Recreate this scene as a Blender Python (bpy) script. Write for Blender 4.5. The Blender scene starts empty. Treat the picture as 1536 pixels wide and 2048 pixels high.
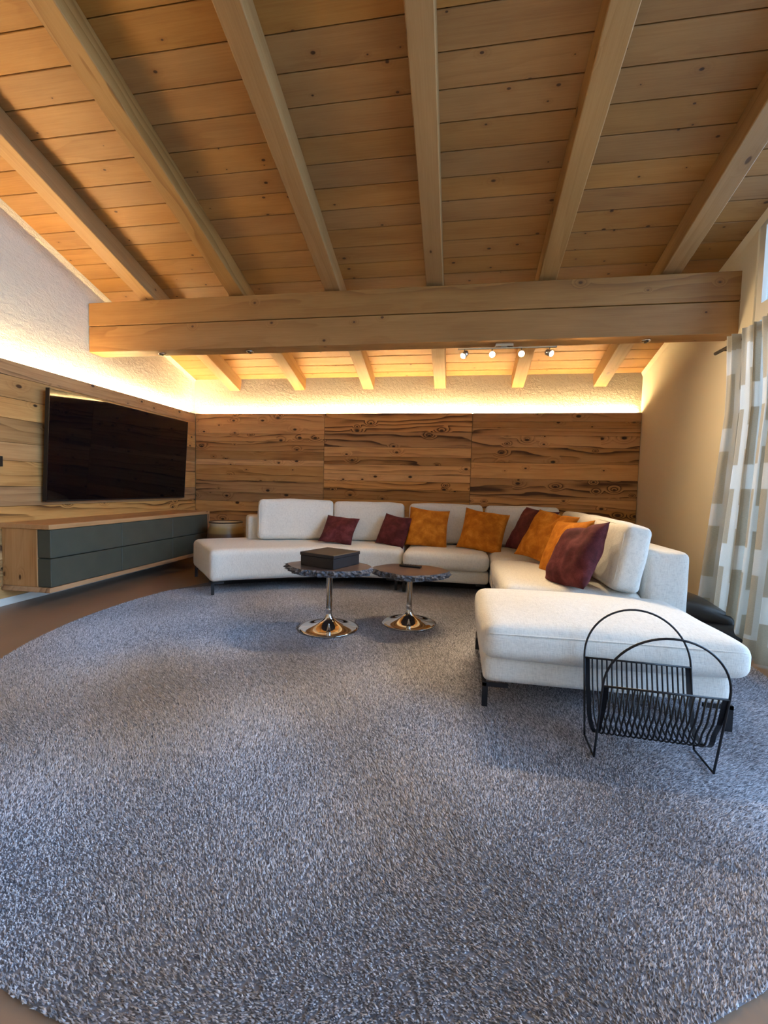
import bpy, bmesh, math, random
import numpy as np
from mathutils import Vector, Matrix, noise
random.seed(7); rng = np.random.default_rng(7)
PI = math.pi; R = math.radians
S = bpy.context.scene; COL = S.collection

# ------------------------------------------------------------------ camera
FPX = 873.09
cam = bpy.data.cameras.new('camera'); cam_o = bpy.data.objects.new('camera', cam); COL.objects.link(cam_o)
cam.sensor_fit = 'VERTICAL'; cam.sensor_height = 36.0; cam.lens = FPX/2048*36.0
cam.clip_start = 0.02; cam.clip_end = 200
def cam_matrix(yaw, pitch, roll):
    fwd = Vector((-math.sin(yaw)*math.cos(pitch), math.cos(yaw)*math.cos(pitch), math.sin(pitch)))
    right = Vector((math.cos(yaw), math.sin(yaw), 0)); up = right.cross(fwd)
    r = math.cos(roll)*right + math.sin(roll)*up; u = -math.sin(roll)*right + math.cos(roll)*up
    return Matrix(((r.x, u.x, -fwd.x, 0), (r.y, u.y, -fwd.y, 0), (r.z, u.z, -fwd.z, 1.0), (0, 0, 0, 1)))
cam_o.matrix_world = cam_matrix(R(9.4417), R(-3.2619), R(1.4641))
S.camera = cam_o
# ------------------------------------------------------------------ sky, exposure
SKY = 6.6; LED = 640.0; SPOT = 46.0
w = bpy.data.worlds.new('sky'); S.world = w; w.use_nodes = True
bg = w.node_tree.nodes['Background']; bg.inputs[0].default_value = (0.44, 0.67, 1.0, 1); bg.inputs[1].default_value = SKY
S.view_settings.view_transform = 'Standard'; S.view_settings.look = 'None'; S.view_settings.gamma = 1
S.view_settings.use_curve_mapping = False; S.view_settings.exposure = 0.6
def portal(loc, rot, sx, sy):
    l = bpy.data.lights.new('sky_portal', 'AREA'); l.shape = 'RECTANGLE'; l.size = sx; l.size_y = sy
    l.cycles.is_portal = True
    o = bpy.data.objects.new('sky_portal', l); COL.objects.link(o); o.location = loc; o.rotation_euler = rot
portal((2.16, 1.3, 2.1), (0, R(90), 0), 4.4, 4.6)

# ------------------------------------------------------------------ room numbers
XL, XR, YB, YF = -3.52, 2.05, 5.452, -1.2      # faces of the panelling / walls
FZ = -0.015                                    # floor; the rug's pile reaches z = 0
PT = 1.925                                     # top of the wood panelling
SL = math.tan(R(16.555)); CS = math.cos(R(16.555))
def zc(y): return 2.395 + SL*(YB - y)          # underside of the ceiling planks

# ------------------------------------------------------------------ node helpers
def new_mat(name):
    m = bpy.data.materials.new(name); m.use_nodes = True
    nt = m.node_tree; nt.nodes.clear()
    out = nt.nodes.new('ShaderNodeOutputMaterial'); b = nt.nodes.new('ShaderNodeBsdfPrincipled')
    nt.links.new(b.outputs[0], out.inputs[0]); return m, nt, b, out
class G:
    def __init__(s, nt): s.nt = nt
    def n(s, t, **k):
        x = s.nt.nodes.new('ShaderNode'+t)
        for a, v in k.items(): setattr(x, a, v)
        return x
    def set(s, sock, v):
        if isinstance(v, bpy.types.NodeSocket): s.nt.links.new(v, sock)
        elif v is not None:
            if hasattr(sock.default_value, '__len__') and len(sock.default_value) == 4 and len(v) == 3: v = (*v, 1)
            sock.default_value = v
    def math(s, op, a, b=None, c=None, clamp=False):
        x = s.n('Math', operation=op, use_clamp=clamp)
        for i, v in enumerate((a, b, c)):
            if v is not None: s.set(x.inputs[i], v)
        return x.outputs[0]
    def vmath(s, op, a, b=None):
        x = s.n('VectorMath', operation=op); s.set(x.inputs[0], a)
        if b is not None: s.set(x.inputs[1], b)
        return x.outputs[0]
    def noise(s, v, scale, detail=3, rough=.55, dist=0, dim='3D'):
        x = s.n('TexNoise', noise_dimensions=dim); s.set(x.inputs['Vector'], v)
        x.inputs['Scale'].default_value = scale; x.inputs['Detail'].default_value = detail
        x.inputs['Roughness'].default_value = rough; x.inputs['Distortion'].default_value = dist
        return x.outputs['Fac']
    def ramp(s, f, stops, interp='LINEAR'):
        x = s.n('ValToRGB'); s.set(x.inputs[0], f); cr = x.color_ramp; cr.interpolation = interp
        while len(cr.elements) < len(stops): cr.elements.new(.5)
        for e, (p, c) in zip(cr.elements, stops): e.position = p; e.color = (*c, 1) if len(c) == 3 else c
        return x.outputs[0]
    def mix(s, f, a, b, mode='MIX'):
        x = s.n('Mix', data_type='RGBA', blend_type=mode); s.set(x.inputs[0], f); s.set(x.inputs[6], a); s.set(x.inputs[7], b)
        return x.outputs[2]
    def maprange(s, v, a, b, c=0, d=1, smooth=True):
        x = s.n('MapRange', interpolation_type='SMOOTHSTEP' if smooth else 'LINEAR')
        for i, q in enumerate((v, a, b, c, d)): s.set(x.inputs[i], q)
        return x.outputs[0]
    def bump(s, h, strength, dist, bsdf):
        x = s.n('Bump'); x.inputs['Strength'].default_value = strength; x.inputs['Distance'].default_value = dist
        s.set(x.inputs['Height'], h); s.nt.links.new(x.outputs[0], bsdf.inputs['Normal'])

def wood(name, light, mid, dark, knot, rough=.55, ringf=9.0, ringamt=.6, contrast=1.0, kdens=.5, kscale=(2.0, 6.0),
         ksize=.10, vary=.35, patch=.3, bumps=.3):
    m, nt, b, out = new_mat(name); g = G(nt)
    tc = g.n('TexCoord').outputs['Object']; rnd = g.n('ObjectInfo').outputs['Random']
    cx = g.n('CombineXYZ')
    for i, k in enumerate((57.0, 31.0, 0.0)): g.set(cx.inputs[i], g.math('MULTIPLY', rnd, k))
    p = g.vmath('ADD', tc, cx.outputs[0])
    sep = g.n('SeparateXYZ'); g.set(sep.inputs[0], p); X, Y, Z = sep.outputs
    YZ = g.math('ADD', Y, g.math('MULTIPLY', Z, .83))
    kv = g.n('CombineXYZ'); g.set(kv.inputs[0], g.math('MULTIPLY', X, kscale[0])); g.set(kv.inputs[1], g.math('MULTIPLY', YZ, kscale[1]))
    vor = g.n('TexVoronoi', voronoi_dimensions='2D', feature='F1'); g.set(vor.inputs['Vector'], kv.outputs[0]); vor.inputs['Scale'].default_value = 1.0
    d = vor.outputs['Distance']; cs = g.n('SeparateColor'); g.set(cs.inputs[0], vor.outputs['Color'])
    on = g.math('LESS_THAN', cs.outputs[0], kdens)
    size = g.math('MULTIPLY_ADD', cs.outputs[1], ksize, ksize*.35)
    core = g.math('MULTIPLY', on, g.maprange(d, g.math('MULTIPLY', size, .55), size, 1, 0))
    halo = g.math('MULTIPLY', on, g.maprange(d, 0.0, g.math('MULTIPLY', size, 4.5), 1, 0))
    # growth rings drawn out along the board, swelling round the knots
    low = g.noise(g.vmath('MULTIPLY', p, (.55, 3.2, 3.2)), 1.0, 2, .5)
    low2 = g.noise(g.vmath('MULTIPLY', p, (2.2, 11, 11)), 1.0, 2, .5)
    ph = g.math('ADD', g.math('MULTIPLY', YZ, ringf), g.math('ADD', g.math('MULTIPLY', low, 5.0), g.math('MULTIPLY', low2, .9)))
    ph = g.math('ADD', ph, g.math('MULTIPLY', halo, 2.2))
    saw = g.math('FRACT', ph)
    ring = g.math('POWER', saw, 2.2)
    ring = g.math('MULTIPLY', ring, g.maprange(saw, .93, 1.0, 1, 0))
    strong = g.maprange(g.noise(g.vmath('MULTIPLY', p, (.4, 5, 5)), 1.0, 1), .42, .62, .25, 1)
    ring = g.math('MULTIPLY', ring, g.math('MULTIPLY', strong, ringamt))
    ring = g.math('MULTIPLY', ring, g.math('MULTIPLY_ADD', g.math('FRACT', g.math('MULTIPLY', rnd, 23.3)), 1.1, .4))
    fine = g.noise(g.vmath('MULTIPLY', p, (3.0, 130, 130)), 1.0, 4, .7)
    pat = g.noise(g.vmath('MULTIPLY', p, (1.1, 4, 4)), 1.0, 3, .6)
    f = g.math('ADD', ring, g.math('MULTIPLY', g.math('SUBTRACT', fine, .5), .55*contrast))
    f = g.math('ADD', f, g.math('MULTIPLY', g.math('SUBTRACT', pat, .5), patch*2))
    f = g.math('ADD', f, g.math('MULTIPLY', halo, .16))
    f = g.math('ADD', f, .25, clamp=True)
    col = g.ramp(f, [(0, light), (.45, mid), (1, dark)])
    col = g.mix(g.math('MULTIPLY', core, .92), col, knot)
    r2 = g.math('FRACT', g.math('MULTIPLY', rnd, 7.31))
    val = g.math('MULTIPLY_ADD', r2, vary, 1 - vary*.6)
    hs = g.n('HueSaturation'); g.set(hs.inputs['Color'], col); g.set(hs.inputs['Value'], val)
    g.set(hs.inputs['Saturation'], g.math('MULTIPLY_ADD', g.math('FRACT', g.math('MULTIPLY', rnd, 13.7)), .14, .92))
    g.set(b.inputs['Base Color'], hs.outputs[0]); b.inputs['Roughness'].default_value = rough
    g.set(b.inputs['Roughness'], g.math('MULTIPLY_ADD', fine, .2, rough - .1))
    b.inputs['Specular IOR Level'].default_value = .35
    g.bump(g.math('SUBTRACT', g.math('MULTIPLY', fine, .5), g.math('ADD', ring, core)), bumps, .004, b)
    return m

def plaster(name, colr, scale, strength, aniso=(1, 1, 1), rough=.9):
    m, nt, b, out = new_mat(name); g = G(nt)
    tc = g.n('TexCoord').outputs['Object']
    big = g.n('TexNoise'); g.set(big.inputs['Vector'], tc); big.inputs['Scale'].default_value = 2.2; big.inputs['Detail'].default_value = 2
    wv = g.vmath('ADD', tc, g.vmath('SCALE', big.outputs['Color']))
    sc = wv.node.inputs[1].links[0].from_node; sc.inputs['Scale'].default_value = .16
    v = g.vmath('MULTIPLY', wv, aniso)
    h = g.noise(v, scale, 6, .66, .35)
    h2 = g.noise(tc, scale*3.5, 3, .6)
    hh = g.math('ADD', h, g.math('MULTIPLY', h2, .25))
    t = g.noise(tc, 1.5, 3)
    c = g.mix(g.math('MULTIPLY', t, .35), colr, tuple(x*.88 for x in colr))
    g.set(b.inputs['Base Color'], c); b.inputs['Roughness'].default_value = rough; b.inputs['Specular IOR Level'].default_value = .2
    g.bump(hh, strength, .02, b); return m

def simple(name, colr, rough=.5, metal=0, spec=.5, nscale=None, namt=.1, bumps=0, emit=None, estr=0, coat=0):
    m, nt, b, out = new_mat(name); g = G(nt)
    if nscale:
        t = g.noise(g.n('TexCoord').outputs['Object'], nscale, 4)
        g.set(b.inputs['Base Color'], g.mix(t, tuple(min(1, x*(1+namt)) for x in colr), tuple(x*(1-namt) for x in colr)))
        if bumps: g.bump(t, bumps, .005, b)
    else: b.inputs['Base Color'].default_value = (*colr, 1)
    b.inputs['Roughness'].default_value = rough; b.inputs['Metallic'].default_value = metal
    b.inputs['Specular IOR Level'].default_value = spec; b.inputs['Coat Weight'].default_value = coat
    if emit: b.inputs['Emission Color'].default_value = (*emit, 1); b.inputs['Emission Strength'].default_value = estr
    return m

def linen(name, colr):
    m, nt, b, out = new_mat(name); g = G(nt)
    tc = g.n('TexCoord').outputs['Object']
    a = g.noise(g.vmath('MULTIPLY', tc, (40, 260, 260)), 1.0, 2, .6); c = g.noise(g.vmath('MULTIPLY', tc, (260, 40, 40)), 1.0, 2, .6)
    wv = g.math('ADD', g.math('MULTIPLY', a, .5), g.math('MULTIPLY', c, .5))
    col = g.ramp(wv, [(.3, tuple(x*.80 for x in colr)), (.5, colr), (.7, tuple(min(1, x*1.1) for x in colr))])
    g.set(b.inputs['Base Color'], col); b.inputs['Roughness'].default_value = .95; b.inputs['Specular IOR Level'].default_value = .15
    b.inputs['Sheen Weight'].default_value = .15
    soft = g.noise(tc, 9, 3)
    g.bump(g.math('ADD', g.math('MULTIPLY', wv, .35), soft), .35, .012, b); return m

def velvet(name, dark, mid, light):
    m, nt, b, out = new_mat(name); g = G(nt)
    tc = g.n('TexCoord').outputs['Object']; rnd = g.n('ObjectInfo').outputs['Random']
    v = g.vmath('ADD', tc, g.vmath('SCALE', (3, 7, 5))); sc = v.node.inputs[1].links[0].from_node
    g.set(sc.inputs['Scale'], rnd)
    n1 = g.noise(v, 13, 5, .6, .4); n2 = g.noise(v, 160, 2, .6)
    f = g.math('ADD', n1, g.math('MULTIPLY', g.math('SUBTRACT', n2, .5), .25))
    col = g.ramp(f, [(.22, dark), (.5, mid), (.85, light)])
    g.set(b.inputs['Base Color'], col); b.inputs['Roughness'].default_value = .8; b.inputs['Specular IOR Level'].default_value = .15
    b.inputs['Sheen Weight'].default_value = .55; b.inputs['Sheen Roughness'].default_value = .35
    g.set(b.inputs['Sheen Tint'], light)
    g.bump(f, .3, .006, b); return m

M = {}
M['ceil'] = wood('honey_spruce_planks', (.39, .200, .058), (.285, .132, .034), (.135, .056, .014), (.045, .016, .005), .5, 5.0, .20, 1.1, .36, (4.2, 7.0), .06, .17, .42, .2)
M['rafter'] = wood('honey_spruce_rafter', (.39, .228, .092), (.285, .152, .054), (.155, .074, .026), (.07, .03, .01), .5, 12.0, .35, 1.0, .20, (3.0, 5.5), .10, .14, .30, .2)
M['beam'] = wood('honey_spruce_beam', (.39, .205, .068), (.285, .135, .040), (.15, .066, .019), (.07, .028, .01), .5, 9.0, .45, 1.0, .16, (4.0, 6.5), .08, .12, .36, .2)
M['old'] = wood('old_larch_panel', (.68, .395, .150), (.50, .258, .088), (.090, .036, .012), (.018, .007, .004), .6, 12.0, .80, 1.5, .30, (4.6, 8.0), .12, .62, .42, .5)
M['larch'] = wood('larch_console', (.56, .34, .17), (.42, .23, .10), (.15, .07, .03), (.07, .03, .015), .5, 13.0, .75, 1.2, .3, (4.0, 8.0), .10, .15, .35, .3)
M['plaster'] = plaster('trowelled_white_plaster', (.80, .73, .60), 26, 1.0, (1, .55, 1))
M['smooth'] = plaster('smooth_cream_wall', (.88, .78, .58), 60, .06)
M['lime'] = simple('lime_wash_trim', (.82, .78, .70), .85, nscale=14, namt=.05)
M['slab'] = simple('dark_joint', (.05, .025, .01), .9, nscale=10)
M['floor'] = simple('brown_resin_floor', (.24, .165, .115), .42, nscale=5, namt=.12, spec=.4)
M['terrace'] = simple('pale_terrace_stone', (.45, .45, .46), .8, nscale=8)
M['steel'] = simple('black_powder_coat', (.008, .008, .011), .45, spec=.4, nscale=200, namt=.2)
M['chrome'] = simple('polished_chrome', (.62, .61, .60), .06, 1, nscale=30, namt=.02)
M['nickel'] = simple('brushed_nickel', (.55, .53, .50), .25, 1, nscale=30, namt=.05)
M['screen'] = simple('tv_glass', (.002, .002, .003), .03, spec=.25, nscale=3, namt=.05)
M['black'] = simple('black_plastic', (.005, .005, .006), .4, nscale=60, namt=.1)
M['drawer'] = simple('grey_green_drawer', (.060, .066, .050), .6, nscale=7, namt=.22, bumps=.05, spec=.4)
M['linen'] = linen('ivory_linen', (.76, .735, .68))
M['rust'] = velvet('rust_velvet', (.30, .085, .008), (.50, .165, .013), (.78, .33, .04))
M['plum'] = velvet('plum_velvet', (.035, .008, .010), (.085, .018, .022), (.19, .055, .06))
M['boxb'] = simple('black_card', (.010, .010, .013), .5, nscale=120, namt=.2)
M['leather'] = simple('black_leather', (.012, .012, .016), .32, nscale=90, namt=.3, bumps=.1)
M['led'] = simple('warm_led', (1, .85, .6), .5, emit=(1, .71, .35), estr=LED)
M['bulb'] = simple('lit_bulb', (1, .9, .7), .5, emit=(1, .80, .50), estr=60)
M['frame'] = simple('cream_window_frame', (.74, .70, .62), .5, nscale=20, namt=.03)
M['label'] = simple('cloth_tag', (.6, .55, .45), .8, nscale=60)

# ------------------------------------------------------------------ mesh helpers
def link(o, parent=None):
    COL.objects.link(o)
    if parent is not None: o.parent = parent
    return o
def mesh_obj(name, me, mat, parent=None, smooth=True, loc=None, rot=None):
    if mat is not None and not me.materials: me.materials.append(mat)
    if smooth: me.polygons.foreach_set('use_smooth', [True]*len(me.polygons))
    o = bpy.data.objects.new(name, me); link(o, parent)
    if loc is not None: o.location = loc
    if rot is not None: o.rotation_euler = rot
    return o
def fin(bm, name='m'):
    bmesh.ops.recalc_face_normals(bm, faces=bm.faces)
    me = bpy.data.meshes.new(name); bm.to_mesh(me); bm.free(); return me
def thing(name, label, cat, loc=(0, 0, 0), rz=0, group=None):
    o = bpy.data.objects.new(name, None); link(o); o.location = loc; o.rotation_euler = (0, 0, rz)
    o.empty_display_size = .1; return tag(o, label, cat, group)
def tag(o, label, cat, group=None):
    o['label'] = label; o['category'] = cat
    if group: o['group'] = group
    return o
def struct(o, label=None):
    o['kind'] = 'structure'
    if label: o['label'] = label
    return o
def bx(bm, c, s, rot=None):
    g = bmesh.ops.create_cube(bm, size=1.0); vs = g['verts']
    bmesh.ops.scale(bm, vec=s, verts=vs)
    if rot is not None: bmesh.ops.rotate(bm, cent=(0, 0, 0), matrix=rot, verts=vs)
    bmesh.ops.translate(bm, vec=c, verts=vs); return vs
def box_me(s, bev=0, seg=2, c=(0, 0, 0)):
    bm = bmesh.new(); bx(bm, c, s)
    if bev: bmesh.ops.bevel(bm, geom=bm.edges[:], offset=bev, segments=seg, profile=.5, affect='EDGES')
    return fin(bm)
def box(name, lo, hi, mat, parent=None, bev=0, seg=2, smooth=False):
    lo = Vector(lo); hi = Vector(hi); s = hi - lo
    o = mesh_obj(name, box_me(s, bev, seg), mat, parent, smooth, (lo+hi)/2)
    return o
def tube(bm, pts, r, n=8, closed=False, cap=True):
    pts = [Vector(p) for p in pts]; N = len(pts); rings = []
    prev = None
    for i, p in enumerate(pts):
        a = pts[(i-1) % N] if (i > 0 or closed) else p; c = pts[(i+1) % N] if (i < N-1 or closed) else p
        t = (c-a).normalized()
        if prev is None:
            ref = Vector((0, 0, 1)) if abs(t.z) < .9 else Vector((1, 0, 0)); u = t.cross(ref).normalized()
        else:
            u = (prev - t*prev.dot(t)); u = u.normalized() if u.length > 1e-6 else t.orthogonal().normalized()
        prev = u; v = t.cross(u)
        rr = r[i] if hasattr(r, '__len__') else r
        rings.append([bm.verts.new(p + rr*(math.cos(2*PI*k/n)*u + math.sin(2*PI*k/n)*v)) for k in range(n)])
    for i in range(N if closed else N-1):
        A, B = rings[i], rings[(i+1) % N]
        for k in range(n): bm.faces.new((A[k], A[(k+1) % n], B[(k+1) % n], B[k]))
    if cap and not closed: bm.faces.new(rings[0][::-1]); bm.faces.new(rings[-1])
def lathe(bm, prof, n=48, c=(0, 0, 0)):
    rings = []
    for r, z in prof:
        if r < 1e-5: rings.append([bm.verts.new((c[0], c[1], c[2]+z))])
        else: rings.append([bm.verts.new((c[0]+r*math.cos(2*PI*k/n), c[1]+r*math.sin(2*PI*k/n), c[2]+z)) for k in range(n)])
    for A, B in zip(rings, rings[1:]):
        for k in range(n):
            q = [A[k % len(A)], A[(k+1) % len(A)], B[(k+1) % len(B)], B[k % len(B)]]
            q = list(dict.fromkeys(q))
            if len(q) > 2: bm.faces.new(q)
def prism(name, poly, axis, a, b, mat, parent=None):
    # polygon in the two other axes, drawn out along the axis from a to b
    def P(u, v, t): return {'x': (t, u, v), 'y': (u, t, v), 'z': (u, v, t)}[axis]
    bm = bmesh.new()
    A = [bm.verts.new(P(u, v, a)) for u, v in poly]; B = [bm.verts.new(P(u, v, b)) for u, v in poly]
    n = len(poly); bm.faces.new(A); bm.faces.new(B[::-1])
    for i in range(n): bm.faces.new((A[i], A[(i+1) % n], B[(i+1) % n], B[i]))
    return mesh_obj(name, fin(bm), mat, parent, False)
def softbox(size, r, cuts=14, crown=(0, 0, 0), wob=0, seed=0, wfreq=5.0, fn=None):
    """an upholstered block: rounded box with swelling faces and faint wrinkles"""
    bm = bmesh.new(); bmesh.ops.create_cube(bm, size=2.0)
    bmesh.ops.subdivide_edges(bm, edges=bm.edges[:], cuts=cuts, use_grid_fill=True)
    h = Vector(size)/2; rr = min(r, min(h)*.99); off = Vector((seed*3.1, seed*1.7, seed*5.3))
    for v in bm.verts:
        t = v.co.copy()
        s = Vector([math.sin(c*PI/2) for c in t])
        p = Vector([s[i]*h[i] for i in range(3)])
        q = Vector([max(-(h[i]-rr), min(h[i]-rr, p[i])) for i in range(3)])
        d = p - q
        if d.length > 1e-9: p = q + d.normalized()*rr
        u = [max(-1, min(1, p[i]/h[i])) for i in range(3)]
        for i in range(3):
            j, k = (i+1) % 3, (i+2) % 3
            p[i] += crown[i]*u[i]*(1-u[j]**2)*(1-u[k]**2)
        if wob:
            n3 = Vector((noise.noise(p*wfreq+off), noise.noise(p*wfreq+off+Vector((9, 9, 9))), noise.noise(p*wfreq+off-Vector((7, 3, 5)))))
            p += n3*wob
        v.co = fn(p) if fn else p
    return fin(bm)

# ------------------------------------------------------------------ floor, rug, terrace
fl = struct(box('floor', (XL-.2, YF-.2, FZ-.12), (XR+.12, YB+.2, FZ), M['floor']))
struct(box('ground', (XR+.13, -8, -.5), (14, 14, -.12), M['terrace']), 'pale stone terrace outside the window')
RC = (-.46, 3.0); RX, RY = 2.22, 2.36
def make_rug():
    t = thing('rug', 'large round blue-grey deep-pile rug covering the floor under the sofa', 'rug', (RC[0], RC[1], FZ))
    bm = bmesh.new(); n = 96
    for z0, z1, k in ((0, .006, 1.0),):
        A = [bm.verts.new((k*RX*math.cos(2*PI*i/n), k*RY*math.sin(2*PI*i/n), z0)) for i in range(n)]
        B = [bm.verts.new((k*RX*.998*math.cos(2*PI*i/n), k*RY*.998*math.sin(2*PI*i/n), z1)) for i in range(n)]
        bm.faces.new(A[::-1]); bm.faces.new(B)
        for i in range(n): bm.faces.new((A[i], A[(i+1) % n], B[(i+1) % n], B[i]))
    mesh_obj('backing', fin(bm), simple('rug_backing', (.16, .16, .19), .95, nscale=80), t, False)
    # pile: every tuft a leaning three-sided strand
    N = 900000
    rad = np.sqrt(rng.random(N)); th = rng.random(N)*2*PI
    x = rad*np.cos(th)*RX*1.0; y = rad*np.sin(th)*RY*1.0
    wx, wy = x+RC[0], y+RC[1]          # leave out what lies deep under the sofa
    under = ((np.hypot(wx+.5, wy-1.7) > 2.85) & (wx < -.4)) | ((wy > 4.45) & (wx > -.6)) | ((wx > .65) & (wx < 1.25) & (wy > 3.0))
    x, y = x[~under], y[~under]; N = len(x)
    def field(sx, sy, seed):
        r2 = np.random.default_rng(seed); f = np.zeros(N)
        for _ in range(9):
            kx, ky = r2.normal(0, sx), r2.normal(0, sy); f += np.cos(kx*x + ky*y + r2.random()*6.28)
        return f/3.0
    # the pile has been trodden and brushed: its lean wanders over the rug
    lx = field(2.6, 2.6, 1)*1.15 + rng.normal(0, .38, N); ly = field(2.2, 3.0, 2)*1.15 + rng.normal(0, .38, N)
    hgt = rng.uniform(.010, .0165, N); wd = rng.uniform(.0026, .0036, N)
    a0 = rng.random(N)*2*PI
    V = np.zeros((N, 4, 3), np.float32)
    lean = .0075
    for k in range(3):
        a = a0 + k*2*PI/3
        V[:, k, 0] = x + wd*np.cos(a); V[:, k, 1] = y + wd*np.sin(a); V[:, k, 2] = .003
    V[:, 3, 0] = x + lx*lean; V[:, 3, 1] = y + ly*lean; V[:, 3, 2] = hgt
    F = [(0, 1, 3), (1, 2, 3), (2, 0, 3)]
    F = np.array(F, np.int32); nf = len(F)
    idx = (F[None] + (np.arange(N)*4)[:, None, None]).reshape(-1)
    me = bpy.data.meshes.new('pile'); me.vertices.add(N*4); me.vertices.foreach_set('co', V.reshape(-1))
    me.loops.add(len(idx)); me.loops.foreach_set('vertex_index', idx.astype(np.int32))
    me.polygons.add(N*nf); me.polygons.foreach_set('loop_start', np.arange(0, N*nf*3, 3, dtype=np.int32))
    me.polygons.foreach_set('loop_total', np.full(N*nf, 3, np.int32))
    at = me.attributes.new('shade', 'FLOAT', 'POINT'); at.data.foreach_set('value', np.repeat(rng.random(N).astype(np.float32), 4))
    me.update(); me.validate()
    m, nt, b, out = new_mat('blue_grey_pile'); g = G(nt)
    a = g.n('Attribute', attribute_name='shade')
    col = g.ramp(a.outputs['Fac'], [(0, (.14, .14, .168)), (.45, (.40, .395, .455)), (1, (.82, .81, .88))])
    g.set(b.inputs['Base Color'], col); b.inputs['Roughness'].default_value = .75; b.inputs['Specular IOR Level'].default_value = .25
    b.inputs['Sheen Weight'].default_value = .3
    o = mesh_obj('pile', me, m, t, False); o['kind'] = 'stuff'
make_rug()

# ------------------------------------------------------------------ ceiling: planks, rafters, beam
YE = YB + .04
ceil = struct(prism('ceiling', [(YF, zc(YF)+.022), (YE+.1, zc(YE+.1)+.022), (YE+.1, zc(YE+.1)+.2), (YF, zc(YF)+.2)], 'x', XL-.2, XR+.2, M['slab']))
ANG = math.atan(SL)
pitch_y = .1637; plank_me = box_me((XR-XL+.09, pitch_y/CS-.005, .02), .003, 1)
k = 0; y = 2.279 - pitch_y*22
while y < YE + .02:
    yc = y + pitch_y/2
    if yc > YF:
        mesh_obj('plank', plank_me, M['ceil'], ceil, False, ((XL+XR)/2, yc, zc(yc)+.011), (-ANG, 0, 0))
    y += pitch_y
RH = .162; RW = .14
y0, y1 = YF, YB+.038; Lr = (y1-y0)/CS
raf_me = box_me((Lr, RW, RH), .006, 2)
for xc in (-2.95, -2.05, -1.145, -.25, .665, 1.585):
    ym = (y0+y1)/2
    o = mesh_obj('rafter', raf_me, M['rafter'], ceil, False)
    # local X runs down the slope
    mx = Matrix(((0, -1, 0), (CS, 0, SL*CS), (-SL*CS, 0, CS))).transposed().transposed()
    o.matrix_local = Matrix.Translation((xc, ym, zc(ym)-RH/2/CS+.001)) @ mx.to_4x4()
bm_e = bpy.data.objects.new('beam', None); link(bm_e, ceil); bm_e['label'] = 'heavy cross beam of two stacked honey-coloured timbers'
BY0, BY1 = 3.76, 3.935
for za, zb in ((2.226, 2.466), (2.472, 2.690)):
    box('timber', (XL-.03, BY0, za), (XR+.03, BY1, zb), M['beam'], bm_e, .006, 2)
    
# ------------------------------------------------------------------ walls
def wall_poly(name, pts, axis, a, b, mat): return struct(prism(name, pts, axis, a, b, mat))
wb = wall_poly('wall_back', [(XL-.2, FZ), (XR+.15, FZ), (XR+.15, zc(YE)+.1), (XL-.2, zc(YE)+.1)], 'y', YE, YE+.15, M['plaster'])
wl = wall_poly('wall_left', [(YF, FZ), (YE+.15, FZ), (YE+.15, zc(YE+.15)+.05), (YF, zc(YF)+.05)], 'x', XL-.04-.15, XL-.04, M['plaster'])
WY0, WY1 = -1.0, 3.60
wr = wall_poly('wall_right', [(WY1, FZ), (YE+.15, FZ), (YE+.15, zc(YE+.15)+.05), (WY1, zc(WY1)+.05)], 'x', XR, XR+.15, M['smooth'])
wall_poly('wall_front', [(XL-.2, FZ), (XR+.15, FZ), (XR+.15, zc(YF)+.1), (XL-.2, zc(YF)+.1)], 'y', YF-.15, YF, M['smooth'])
wall_poly('wall_pier', [(YF, FZ), (WY0, FZ), (WY0, zc(WY0)+.05), (YF, zc(YF)+.05)], 'x', XR, XR+.15, M['smooth'])
# plaster fillets where the side walls meet the planks
for i, (xa, s) in enumerate(((XL-.04, 1), (XR, -1))):
    bm = bmesh.new(); sec = [(0, 0), (.02, 0), (0, -.05)]
    ys = (YF, YE); A = [[bm.verts.new((xa+s*u, yy, zc(yy)+v)) for u, v in sec] for yy in ys]
    bm.faces.new(A[0]); bm.faces.new(A[1][::-1])
    for q in range(3): bm.faces.new((A[0][q], A[0][(q+1) % 3], A[1][(q+1) % 3], A[1][q]))
    struct(mesh_obj('trim_%d' % (i+1), fin(bm), M['plaster' if i == 0 else 'smooth'], None, False))
# back panelling: three panels of old larch boards
def boards(parent, axis, a, b, face, zs, mat, depth=.022, inset=0):
    for z0, z1 in zip(zs, zs[1:]):
        L = b - a; hh = z1 - z0 - .0025; pr = random.uniform(-.0015, .0015)
        me = box_me((L, hh, depth), .0018, 1)
        o = mesh_obj('board', me, mat, parent, False)
        if axis == 'x': o.location = ((a+b)/2, face+depth/2+pr, (z0+z1)/2); o.rotation_euler = (R(90), 0, 0)
        else: o.location = (face-depth/2+pr, (a+b)/2, (z0+z1)/2); o.rotation_euler = (R(90), 0, R(90))
def stack(seq): 
    z = [PT]
    for s in seq: z.append(z[-1]-s)
    while z[-1] > .14: z.append(z[-1]-random.choice((.12, .15, .18, .21)))
    z[-1] = FZ+.002
    return z[::-1]
pan = [(XL+.002, -1.7105), (-1.7100, .1520), (.1525, XR-.002)]
seqs = [[.265, .10, .13, .11, .075, .13, .075, .16, .12], [.235, .19, .12, .10, .12, .085, .10, .14, .15], [.105, .075, .09, .14, .185, .19, .225, .12, .13]]
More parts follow.
